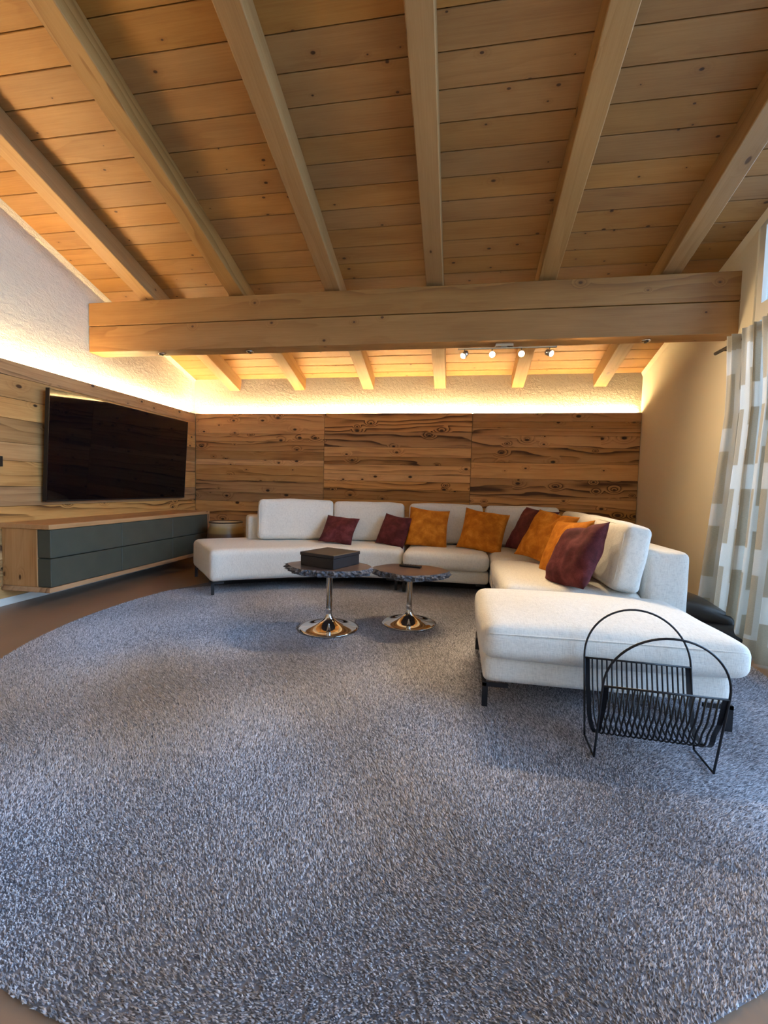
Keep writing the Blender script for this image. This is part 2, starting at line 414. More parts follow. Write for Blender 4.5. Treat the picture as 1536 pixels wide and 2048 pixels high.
for (a, b), sq in zip(pan, seqs):
    p = box('panel', (a, YB+.022, FZ+.002), (b, YB+.027, PT-.004), M['slab'], wb); p.location = p.location
    e = p
    zs = stack(sq)
    for z0, z1 in zip(zs, zs[1:]):
        me = box_me((b-a-.003, z1-z0-.0022, .022), .0018, 1)
        o = mesh_obj('board', me, M['old'], e, False)
        o.matrix_parent_inverse = e.matrix_basis.inverted()
        o.location = ((a+b)/2, YB+.011+random.uniform(-.0012, .0012), (z0+z1)/2); o.rotation_euler = (R(90), 0, 0)
# left panelling: a cap board and rough boards behind television and console
lp = box('panel', (XL-.027, YF+.01, FZ+.002), (XL-.022, YB+.02, PT-.004), M['slab'], wl)
zs = stack([.12, .175, .16, .19, .145, .205, .16, .18])
for bi, (z0, z1) in enumerate(zip(zs, zs[1:])):
    cut = random.uniform(1.6, 2.7) if bi < len(zs)-2 else 1.9
    for a, b in ((YF+.01, cut), (cut, YB-.001)):
        me = box_me((b-a-.002, z1-z0-.0022, .022), .0018, 1)
        o = mesh_obj('board', me, M['old'], lp, False); o.matrix_parent_inverse = lp.matrix_basis.inverted()
        o.location = (XL-.011+random.uniform(-.001, .001), (a+b)/2, (z0+z1)/2); o.rotation_euler = (R(90), 0, R(90))
struct(box('baseboard_left', (XL, YF, FZ), (XL+.016, YB-.4, FZ+.06), M['lime'], None, .003))
# glazing of the window wall: two bays of doors below, raked panes above
def glass_mat():
    m = bpy.data.materials.new('clear_glass'); m.use_nodes = True; nt = m.node_tree; nt.nodes.clear(); g = G(nt)
    out = g.n('OutputMaterial'); mx = g.n('MixShader'); tr = g.n('BsdfTransparent'); gl = g.n('BsdfGlossy'); fr = g.n('Fresnel')
    gl.inputs['Roughness'].default_value = .02; fr.inputs['IOR'].default_value = 1.35; tr.inputs[0].default_value = (.96, .98, .99, 1)
    nt.links.new(fr.outputs[0], mx.inputs[0]); nt.links.new(tr.outputs[0], mx.inputs[1]); nt.links.new(gl.outputs[0], mx.inputs[2])
    nt.links.new(mx.outputs[0], out.inputs[0]); return m
M['glass'] = glass_mat()
TZ = 2.30; fx0, fx1 = XR+.012, XR+.072; bays = [WY0, .5, 1.98, WY1]
def make_window(name, upper):
    e = bpy.data.objects.new(name, None); link(e); struct(e)
    for i in range(3):
        a, b = bays[i], bays[i+1]; z0 = TZ if upper else FZ; fw = .06
        top = (lambda yy: zc(yy)-.01) if upper else (lambda yy: TZ)
        fr = prism('sash', [(a, z0), (a+fw, z0), (a+fw, top(a+fw)), (a, top(a))], 'x', fx0, fx1, M['frame'], e)
        prism('stile', [(b-fw, z0), (b, z0), (b, top(b)), (b-fw, top(b-fw))], 'x', fx0, fx1, M['frame'], e)
        prism('rail', [(a+fw, z0), (b-fw, z0), (b-fw, z0+fw), (a+fw, z0+fw)], 'x', fx0, fx1, M['frame'], e)
        prism('rail', [(a+fw, top(a+fw)-fw), (b-fw, top(b-fw)-fw), (b-fw, top(b-fw)), (a+fw, top(a+fw))], 'x', fx0, fx1, M['frame'], e)
        prism('pane', [(a+fw, z0+fw), (b-fw, z0+fw), (b-fw, top(b-fw)-fw), (a+fw, top(a+fw)-fw)], 'x', fx0+.027, fx0+.033, M['glass'], e)
make_window('window_1', False); make_window('window_2', True)

# ------------------------------------------------------------------ light strips behind the panelling
def strip(label, lo, hi):
    t = thing('led_strip', label, 'light strip', (Vector(lo)+Vector(hi))/2)
    s = Vector(hi)-Vector(lo)
    mesh_obj('carrier', box_me((s.x, s.y, .004), 0, 1, (0, 0, -.004)), M['nickel'], t, False)
    mesh_obj('diffuser', box_me((s.x*(.98 if s.x > s.y else .55), s.y*(.98 if s.y > s.x else .55), .004)), M['led'], t, False)
strip('warm glowing light strip along the top of the back wall panelling', (XL+.01, YB+.004, PT-.008), (XR-.004, YB+.034, PT-.002))
strip('warm glowing light strip along the top of the panelling above the television', (XL-.034, YF+.02, PT-.008), (XL-.004, YB-.02, PT-.002))

# ------------------------------------------------------------------ television
def make_tv():
    W_, H_ = 1.92, .965; t = thing('television', 'large flat black television mounted on the wood wall', 'television', (-3.465, 4.16, .80))
    tilt = Matrix.Rotation(R(3.2), 4, 'Y')
    def part(name, c, s, mat, bev=0, par=t):
        o = mesh_obj(name, box_me(s, bev, 2), mat, par, False)
        o.matrix_local = tilt @ Matrix.Translation(c); return o
    part('housing', (-.018, 0, H_/2), (.036, W_, H_), M['black'], .004)
    part('screen', (.0012, 0, H_/2+.004), (.002, W_-.012, H_-.018), M['screen'])
    for s in (-1, 1):
        part('bezel', (.001, s*(W_/2-.003), H_/2), (.006, .006, H_), M['black'])
    part('bezel', (.001, 0, .0065), (.006, W_, .013), M['black']); part('bezel', (.001, 0, H_-.002), (.006, W_, .004), M['nickel'])
    mesh_obj('wall_bracket', box_me((.040, .5, .3), .004, 1, (-.032, 0, .45)), M['steel'], t, False)
make_tv()
# ------------------------------------------------------------------ hanging console
def make_console():
    x0, x1, ya, yb, z0, z1 = XL+.002, -3.07, 2.86, 5.06, .115, .645
    t = thing('media_console', 'long wall-hung larch console with grey-green drawers below the television', 'console', (XL, (ya+yb)/2, z0))
    def P(name, lo, hi, mat, bev=.003, par=t, rot=None):
        lo = Vector(lo)-t.location; hi = Vector(hi)-t.location; s = hi-lo
        if rot == 'y':   # long axis = y
            me = box_me((s.y, s.x, s.z), bev, 1); o = mesh_obj(name, me, mat, par, False, (lo+hi)/2, (0, 0, R(90)))
        elif rot == 'z':
            me = box_me((s.z, s.x, s.y), bev, 1); o = mesh_obj(name, me, mat, par, False, (lo+hi)/2)
            o.rotation_euler = Matrix(((0, 1, 0), (0, 0, 1), (1, 0, 0))).to_euler()
        else: o = mesh_obj(name, box_me(s, bev, 1), mat, par, False, (lo+hi)/2)
        return o
    th = .038
    P('top_board', (x0, ya, z1-th), (x1, yb, z1), M['larch'], .003, t, 'y')
    P('bottom_board', (x0, ya, z0), (x1, yb, z0+th), M['larch'], .003, t, 'y')
    P('side_panel', (x0, ya+.012, z0+th), (x1-.125, ya+.05, z1-th), M['larch'], .003, t, 'z')
    P('side_panel', (x0, yb-.04, z0+th), (x1, yb, z1-th), M['larch'], .003, t, 'z')
    P('back_panel', (x0, ya+.05, z0+th), (x0+.015, yb-.04, z1-th), M['larch'], .001, t, 'y')
    P('carcass', (x0+.02, ya+.05, z0+th), (x1-.13, yb-.04, z1-th), M['black'], .001)
    cuts = [ya+.012, 3.60, 4.34, yb-.042]; zm = (z0+z1)/2
    for a, b in zip(cuts, cuts[1:]):
        for za, zb in ((z0+th+.003, zm-.003), (zm+.003, z1-th-.003)):
            P('drawer', (x1-.124, a+.002, za), (x1-.004, b-.002, zb), M['drawer'], .004)
make_console()
# wall switch
sw = box('wall_switch', (XL+.0, 2.805, 1.085), (XL+.012, 2.888, 1.166), M['black'], None, .002); tag(sw, 'square black switch plate on the wood wall beside the television', 'switch')

# ------------------------------------------------------------------ planter pot
pt = thing('planter_pot', 'round ochre ceramic pot with a dark rim behind the curved sofa', 'pot', (-2.70, 4.80, FZ))
bm = bmesh.new(); lathe(bm, [(r*.95, z*1.075) for r, z in [(0, .002), (.15, .002), (.17, .02), (.215, .2), (.225, .33), (.215, .42), (.195, .465), (.192, .49), (.202, .512), (.190, .514), (.180, .49), (.185, .45), (.20, .33), (.19, .2), (.15, .03), (0, .03)]], 56)
mp, nt, b, out = new_mat('ochre_glaze'); g = G(nt); sp = g.n('SeparateXYZ'); g.set(sp.inputs[0], g.n('TexCoord').outputs['Object'])
g.set(b.inputs['Base Color'], g.ramp(g.math('MULTIPLY', sp.outputs[2], 1.767), [(0, (.10, .05, .02)), (.74, (.12, .06, .025)), (.77, (.27, .18, .065)), (.86, (.33, .23, .085)), (.93, (.45, .37, .24))])); b.inputs['Roughness'].default_value = .4
mesh_obj('body', fin(bm), mp, pt)
bm = bmesh.new(); tube(bm, [(.187*math.cos(2*PI*i/56), .187*math.sin(2*PI*i/56), .553) for i in range(56)], .007, 8, True)
mesh_obj('rim', fin(bm), M['black'], pt)

# ------------------------------------------------------------------ sofa
CC = Vector((-.5, 1.70)); SZ = .405; BZ = .11
def bend(Rm, thm):
    def f(p):
        th = thm - p.x/Rm; r = Rm + p.y
        return Vector((CC.x + r*math.cos(th), CC.y + r*math.sin(th), p.z))
    return f
def leg_L(parent, corner, d1, d2, z=BZ, l=.11, ground=0.0):
    """flat black steel leg: an upright and two short rails under the corner"""
    bm = bmesh.new(); c = Vector(corner); d1 = Vector(d1).normalized(); d2 = Vector(d2).normalized()
    up = Matrix((( d1.x, d2.x, 0), (d1.y, d2.y, 0), (0, 0, 1)))
    bx(bm, c + Vector((0, 0, (z+ground)/2)) + d1*.013 + d2*.006, (.026, .012, z-ground), up)
    bx(bm, c + Vector((0, 0, z-.007)) + d1*l/2 + d2*.009, (l, .012, .018), up)
    bx(bm, c + Vector((0, 0, z-.007)) + d1*.009 + d2*l/2, (.018, l, .014), up)
    mesh_obj('leg', fin(bm), M['steel'], parent, False)
# curved chaise module
t = thing('sofa_chaise', 'curved open-ended ivory sofa section with one thick unbroken seat', 'sofa', (0, 0, 0))
R0, R1 = 2.44, 3.36; thA, thB = R(131.9), R(90.3); Rm = (R0+R1)/2
mesh_obj('seat', softbox(((thA-thB)*Rm, R1-R0, SZ-BZ), .055, 22, (0, 0, .006), .004, 1, 5, fn=lambda p: bend(Rm, (thA+thB)/2)(p+Vector((0, 0, (SZ+BZ)/2)))), M['linen'], t)
Rb = 3.26; ta, tb = R(122.6), R(90.4)
mesh_obj('backrest', softbox(((ta-tb)*Rb, .24, .66-BZ-.12), .04, 20, (0, .006, 0), .003, 2, 5, fn=lambda p: bend(Rb, (ta+tb)/2)(p+Vector((0, .02, .66-(.66-BZ-.12)/2)))), M['linen'], t)
def pol(r, a): return Vector((CC.x+r*math.cos(R(a)), CC.y+r*math.sin(R(a)), 0))
for r, a, sr, sa in ((2.45, 131.6, 1, -1), (3.33, 131.6, -1, -1), (2.47, 91.0, 1, 1), (3.33, 91.0, -1, 1)):
    rad = Vector((math.cos(R(a)), math.sin(R(a)), 0)); tan = Vector((-math.sin(R(a)), math.cos(R(a)), 0))
    leg_L(t, pol(r, a), tan*sa, rad*sr)
# straight middle module
YM = 5.055
def module(name, label, x0, x1, y0, y1, back, front, cush, ground=0.0, legs=()):
    """base slab, loose-look seat cushion, backrest(s); 'front' lists the open sides where the cushion overhangs"""
    t = thing(name, label, 'sofa', (0, 0, 0))
    mesh_obj('base', softbox((x1-x0, y1-y0, .13), .035, 12, (0, 0, 0), .002, 3), M['linen'], t, True, ((x0+x1)/2, (y0+y1)/2, BZ+.065))
    cx0, cx1, cy0, cy1 = cush
    mesh_obj('seat_cushion', softbox((cx1-cx0, cy1-cy0, .167), .062, 18, (.004, .006, .010), .005, len(name)+int(x0*10), 4), M['linen'], t, True, ((cx0+cx1)/2, (cy0+cy1)/2, .236+.0835))
    for (bx0, bx1, by0, by1) in back:
        mesh_obj('backrest', softbox((bx1-bx0, by1-by0, .55), .04, 14, (.004, .004, 0), .003, 5), M['linen'], t, True, ((bx0+bx1)/2, (by0+by1)/2, .66-.275))
    for c, d1, d2 in legs: leg_L(t, (*c, 0), d1, d2, ground=ground)
    return t
XS0, XS1 = .32, 1.37
module('sofa_section', 'straight armless ivory sofa section between the curved section and the corner', -.494, XS0-.003, 4.11, 4.86, [(-.494, XS0-.003, 4.845, YM+.02)], None,
       (-.49, XS0-.006, 4.05, 4.83), 0, [((-.49, 4.13), (1, 0, 0), (0, 1, 0)), ((XS0-.01, 4.13), (-1, 0, 0), (0, 1, 0)), ((-.49, 4.84), (1, 0, 0), (0, -1, 0)), ((XS0-.01, 4.84), (-1, 0, 0), (0, -1, 0))])
module('sofa_corner_section', 'square ivory corner section of the sofa by the back wall', XS0+.003, XS1, 3.89, YM, [(XS0+.003, XS1-.25, 4.845, YM+.02), (1.12, XS1, 3.883, YM+.02)], None,
       (XS0+.006, 1.13, 3.887, 4.83), 0, [((XS0+.01, 3.90), (1, 0, 0), (0, 1, 0)), ((XS1-.01, 3.90), (-1, 0, 0), (0, 1, 0)), ((XS1-.01, YM-.01), (-1, 0, 0), (0, -1, 0))])
module('sofa_end_section', 'ivory end section of the sofa with a low backrest in front of the cream wall', XS0+.003, XS1, 2.80, 3.877, [(1.12, XS1, 2.80, 3.88)], None,
       (XS0-.02, 1.13, 2.79, 3.880), 0, [((XS0+.01, 2.815), (1, 0, 0), (0, 1, 0)), ((XS0+.01, 3.86), (1, 0, 0), (0, -1, 0)), ((XS1-.01, 2.815), (-1, 0, 0), (0, 1, 0)), ((XS1-.01, 3.86), (-1, 0, 0), (0, -1, 0))])
def piping(parent, pts, r=.0035, closed=False):
    bm = bmesh.new(); tube(bm, pts, r, 6, closed); return mesh_obj('piping', fin(bm), M['linen'], parent)
# ottoman
t = thing('ottoman', 'large rectangular ivory ottoman with a thick cushion on black legs', 'ottoman', (0, 0, 0))
ox0, ox1, oy0, oy1 = .145, 1.185, 2.02, 2.755
mesh_obj('base', softbox((ox1-ox0, oy1-oy0, .135), .035, 14, (0, 0, 0), .002, 6), M['linen'], t, True, ((ox0+ox1)/2, (oy0+oy1)/2, BZ+.0675))
cs = Vector((ox1-ox0+.05, oy1-oy0+.07, .155)); cc = Vector(((ox0+ox1)/2+.012, (oy0+oy1)/2-.022, .237+.0775))
cu = mesh_obj('seat_cushion', softbox(cs, .055, 20, (.012, .010, .045), .006, 8, 4), M['linen'], t, True, cc)
hx, hy = cs.x/2-.012, cs.y/2-.004
fr_pts = []
for i in range(41):
    u = -1+2*i/40; fr_pts.append((u*(hx-.02), -cs.y/2-.016*(1-u*u)*.55+.006, cs.z/2-.032+.006*(1-u*u)))
pp = piping(cu, fr_pts); 
for c, d1, d2 in (((ox0, oy0), (1, 0, 0), (0, 1, 0)), ((ox1, oy0), (-1, 0, 0), (0, 1, 0)), ((ox0, oy1), (1, 0, 0), (0, -1, 0)), ((ox1, oy1), (-1, 0, 0), (0, -1, 0))):
    leg_L(t, (*c, 0), d1, d2, l=.115)
# loose back cushions
def back_cushion(label, c, w_, h_, th, yaw, lean, seed, group='ivory back cushions'):
    o = mesh_obj('back_cushion', softbox((w_, th, h_), .045, 20, (.008, .020, .010), .008, seed, 5.5), M['linen'], None, True, c)
    o.rotation_euler = (Matrix.Rotation(yaw, 3, 'Z') @ Matrix.Rotation(lean, 3, 'X')).to_euler()
    tag(o, label, 'cushion')
    loop = []
    for i in range(72):
        a = 2*PI*i/72; ca, sa = math.cos(a), math.sin(a); e = .22
        loop.append((math.copysign(abs(ca)**e, ca)*(w_/2-.012), -th/2+.012, math.copysign(abs(sa)**e, sa)*(h_/2-.012)))
    piping(o, loop, .003, True)
    return o
cb = .424
def on_curve(a, r): q = pol(r, a); return (q.x, q.y)
q = on_curve(113.3, 3.07); back_cushion('ivory back cushion at the open end of the curved sofa section', (*q, cb+.20), .80, .42, .18, R(23.5), -R(10), 11)
q = on_curve(98.4, 3.05); back_cushion('ivory back cushion behind the two small plum pillows, on the curved section', (*q, cb+.195), .77, .41, .18, R(8.4), -R(10), 12)
back_cushion('ivory back cushion behind the two rust pillows on the straight section', (-.115, 4.73, cb+.20), .77, .41, .18, 0, -R(10), 13)
back_cushion('ivory back cushion in the corner of the sofa against the back side', (.67, 4.73, cb+.20), .74, .41, .18, 0, -R(10), 14)
back_cushion('long ivory back cushion on the end section leaning to the cream wall', (1.035, 3.54, cb+.185), 1.56, .41, .17, R(-90), -R(9), 15)

# ------------------------------------------------------------------ throw pillows
def pillow(label, c, w_, th, mat, yaw, lean, roll, seed, ears=.035, crease=None):
    n = 26; bm = bmesh.new(); grid = {}
    off = Vector((seed*2.3, seed*4.1, seed*1.9))
    for s in (1, -1):
        for i in range(n+1):
            for j in range(n+1):
                u, v = -1+2*i/n, -1+2*j/n
                if s == -1 and (i in (0, n) or j in (0, n)): grid[s, i, j] = grid[1, i, j]; continue
                k = (max(0, 1-abs(u)**2.6)*max(0, 1-abs(v)**2.6))**.52
                X = u*w_/2*(1-ears*2.0*(1-v*v)*abs(u)**2); Z = v*w_/2*(1-ears*2.0*(1-u*u)*abs(v)**2)
                Yv = -s*th/2*k
                if crease: 
                    dd = (u-crease[0]); Yv += s*crease[2]*math.exp(-(dd/.16)**2)*max(0, v-crease[1])
                p = Vector((X, Yv, Z)); nz = noise.noise(p*7+off)*.017 + noise.noise(p*15+off)*.007
                p.y += -s*nz*min(1, k*2); p.x += noise.noise(p*5+off)*.008; p.z += noise.noise(p*5-off)*.008
                grid[s, i, j] = bm.verts.new(p)
        for i in range(n):
            for j in range(n):
                f = [grid[s, i, j], grid[s, i+1, j], grid[s, i+1, j+1], grid[s, i, j+1]]
                bm.faces.new(f if s == 1 else f[::-1])
    o = mesh_obj('throw_pillow', fin(bm), M[mat], None, True, c)
    o.rotation_euler = (Matrix.Rotation(yaw, 3, 'Z') @ Matrix.Rotation(lean, 3, 'X') @ Matrix.Rotation(roll, 3, 'Y')).to_euler()
    tag(o, label, 'pillow'); return o
pillow('small plum velvet pillow lying back alone on the curved section', (-1.20, 4.39, .545), .355, .11, 'plum', R(3), -R(44), R(7), 1)
pillow('small plum velvet pillow touching a larger rust pillow', (-.63, 4.46, .555), .345, .12, 'plum', R(-22), -R(28), R(6), 2)
pillow('rust velvet pillow next to the small plum pillow', (-.285, 4.47, .595), .42, .14, 'rust', R(3), -R(24), R(5), 3)
pillow('rust velvet pillow standing alone before the corner of the sofa', (.265, 4.42, .59), .435, .15, 'rust', R(-8), -R(26), R(9), 4)
pillow('large plum velvet pillow tucked into the sofa corner behind a rust pillow', (.70, 4.28, .63), .46, .15, 'plum', R(-58), -R(30), R(3), 5)
pillow('creased rust velvet pillow leaning on the large plum pillow in the corner', (.735, 3.78, .625), .46, .15, 'rust', R(-56), -R(30), R(6), 6, .035, (.1, .0, .05))
pillow('rust velvet pillow squeezed behind the front plum pillow', (.782, 3.32, .595), .43, .12, 'rust', R(-70), -R(24), R(-6), 7)
pillow('large plum velvet pillow at the ottoman end of the sofa', (.762, 2.97, .585), .45, .17, 'plum', R(-76), -R(27), R(-12), 8, .03, (.2, .2, .03))

# ------------------------------------------------------------------ tables with stone slabs on chrome trumpet bases
def make_table(label, c, h, rx, ry, rot, seed, baseR, out_pts):
    t = thing('side_table', label, 'table', (*c, 0.0), 0, None)
    bm = bmesh.new(); n = 120; rr = random.Random(seed)
    def outline(i):
        a = 2*PI*i/n; k = len(out_pts); f = (a/(2*PI)*k); j = int(f) % k; w2 = f-int(f); w2 = w2*w2*(3-2*w2)
        q = out_pts[j]*(1-w2)+out_pts[(j+1) % k]*w2
        return a, q
    layers = [(.0, .90, 0), (.0, .955, .006), (-.009, .985, .022), (-.020, 1.0, .030), (-.031, .985, .030), (-.044, .94, .022), (-.046, .7, 0)]
    rings = []
    for li, (dz, sc, nz) in enumerate(layers):
        ring = []
        for i in range(n):
            a, q = outline(i)
            d = 1 + nz*4*noise.noise(Vector((math.cos(a)*11+seed, math.sin(a)*11, dz*70))) + nz*2.5*noise.noise(Vector((math.cos(a)*34+seed, math.sin(a)*34, dz*150)))
            jag = .010*noise.noise(Vector((math.cos(a)*24, math.sin(a)*24, seed)))
            ring.append(bm.verts.new((rx*q*sc*d*math.cos(a)*(1+jag), ry*q*sc*d*math.sin(a)*(1+jag), h+dz)))
        rings.append(ring)
    bm.faces.new(rings[0]); bm.faces.new(rings[-1][::-1])
    for A, B in zip(rings, rings[1:]):
        for k in range(n): bm.faces.new((A[k], A[(k+1) % n], B[(k+1) % n], B[k]))
    m, nt, b, out = new_mat('dark_petrified_slab'); g = G(nt); tc = g.n('TexCoord').outputs['Object']
    n1 = g.noise(tc, 9, 5, .65, 1.0); ge = g.n('NewGeometry'); sp = g.n('SeparateXYZ'); g.set(sp.inputs[0], ge.outputs['True Normal'])
    top = g.maprange(sp.outputs[2], .9, .98)
    n2 = g.noise(tc, 55, 5, .7)
    g.set(b.inputs['Base Color'], g.mix(top, g.ramp(n2, [(.35, (.02, .02, .025)), (.65, (.17, .17, .195))]), g.ramp(n1, [(.3, (.045, .03, .026)), (.7, (.11, .075, .06))])))
    g.set(b.inputs['Roughness'], g.maprange(top, 0, 1, .75, .28)); g.bump(g.math('MULTIPLY', n2, g.math('SUBTRACT', 1.0, top)), .8, .012, b)
    o = mesh_obj('table_top', fin(bm), m, t, False); o.rotation_euler = (0, 0, rot)
    bm = bmesh.new()
    prof = [(0, .001), (baseR, .001), (baseR, .007)]
    for i in range(1, 22):
        s = i/21; r = .021 + (baseR-.021)*(1-s)**2.1; z = .007 + .105*s**1.5 ; prof.append((r, z))
    lathe(bm, prof + [(.024, .125), (.021, .14)], 72); mesh_obj('base', fin(bm), M['chrome'], t)
    bm = bmesh.new(); lathe(bm, [(.0, .12), (.021, .13), (.021, h-.055), (.05, h-.05), (.05, h-.044), (0, h-.044)], 32); mesh_obj('stem', fin(bm), M['chrome'], t)
    return t
make_table('low stone-slab table with chrome trumpet base carrying a black box', (-.862, 2.93), .445, .305, .235, 0, 3, .212, [1.0, .97, .92, 1.02, 1.0, .96, 1.05, .97, 1.0, .96, .99, 1.04])
make_table('lower stone-slab table with chrome trumpet base carrying a remote control', (-.322, 3.18), .400, .285, .245, 0, 9, .20, [1.03, .96, .93, .86, 1.0, .98, 1.02, .92, .86, 1.02, .93, .95])
t = thing('keepsake_box', 'square black lidded box tied at the front, on the taller stone table', 'box', (-.867, 2.957, .4455), R(67.4-90))
mesh_obj('body', box_me((.292, .292, .07), .002, 1, (0, 0, .035)), M['boxb'], t, False)
mesh_obj('lid', box_me((.30, .30, .022), .002, 1, (0, 0, .082)), M['boxb'], t, False)
bm = bmesh.new(); k = Vector((-.151, 0, .06))
for s in (-1, 1): tube(bm, [k+Vector((0, 0, 0)), k+Vector((-.008, s*.02, .014)), k+Vector((-.006, s*.03, .004)), k+Vector((-.004, s*.012, -.002)), k], .0022, 6)
tube(bm, [k, k+Vector((-.006, .008, -.03)), k+Vector((-.004, .012, -.05))], .002, 6); tube(bm, [k, k+Vector((-.006, -.006, -.03)), k+Vector((-.004, -.01, -.046))], .002, 6)
mesh_obj('ribbon', fin(bm), M['leather'], t)
t = thing('remote_control', 'slim black remote control lying on the lower stone table', 'remote', (-.33, 3.27, .4006), R(-14))
mesh_obj('body', box_me((.17, .04, .016), .005, 2, (0, 0, .0085)), M['black'], t, False)
bm = bmesh.new()
for i in range(6):
    for j in range(2): bx(bm, (-.06+i*.02, -.008+j*.016, .0172), (.010, .008, .0015))
mesh_obj('buttons', fin(bm), M['boxb'], t, False)

# ------------------------------------------------------------------ magazine rack
def make_rack():
    t = thing('magazine_rack', 'black wire magazine rack with two arched handles beside the ottoman', 'magazine rack', (.747, 1.775, 0), R(-2.5))
    w2, foot, kk, Ht, rb = .20, .0725, .215, .512, .305
    def at(x, z, s): return Vector((x, s*(foot+kk*z), z))
    L = .200
    for s in (-1, 1):
        pts = [at(-w2, .004, s)]
        zc_ = Ht - L
        for i in range(9): pts.append(at(-w2, .004+(zc_-.004)*(i+1)/9, s))
        for i in range(1, 28): a = PI - PI*i/28; pts.append(at(w2*math.cos(a), zc_+L*math.sin(a), s))
        for i in range(10): pts.append(at(w2, zc_-(zc_-.004)*i/9, s))
        bm = bmesh.new(); tube(bm, pts, .0042, 8); mesh_obj('arch_handle', fin(bm), M['steel'], t)
        bm = bmesh.new(); tube(bm, [at(-w2, rb, s), at(w2, rb, s)], .0042, 8); mesh_obj('crossbar', fin(bm), M['steel'], t)
    for s in (-1, 1):
        bm = bmesh.new(); tube(bm, [at(s*w2, .004, -1), at(s*w2, .004, 1)], .0042, 8); mesh_obj('foot_bar', fin(bm), M['steel'], t)
    prof = [(-(foot+kk*rb), rb), (-(foot+kk*.2)+.004, .2), (-.082, .145)]
    for i in range(1, 12): a = PI + PI*i/12; prof.append((.078*math.cos(a), .135+.066*math.sin(a)))
    prof += [(.082, .145), ((foot+kk*.2)-.004, .2), ((foot+kk*rb), rb)]
    bm = bmesh.new(); tube(bm, [(0, a, b) for a, b in prof], .0034, 6); sm = fin(bm)
    bm = bmesh.new()
    A = [[bm.verts.new((x, a, b)) for x in (-.009, .009)] for a, b in prof]
    for P, Q in zip(A, A[1:]): bm.faces.new((P[0], P[1], Q[1], Q[0]))
    bmesh.ops.solidify(bm, geom=bm.faces[:], thickness=.004); wide = fin(bm)
    n = 21
    for i in range(n):
        x = -w2+.012 + (2*w2-.024)*i/(n-1)
        mesh_obj('slat', wide if i in (0, n-1) else sm, M['steel'], t, True, (x, 0, 0))
make_rack()

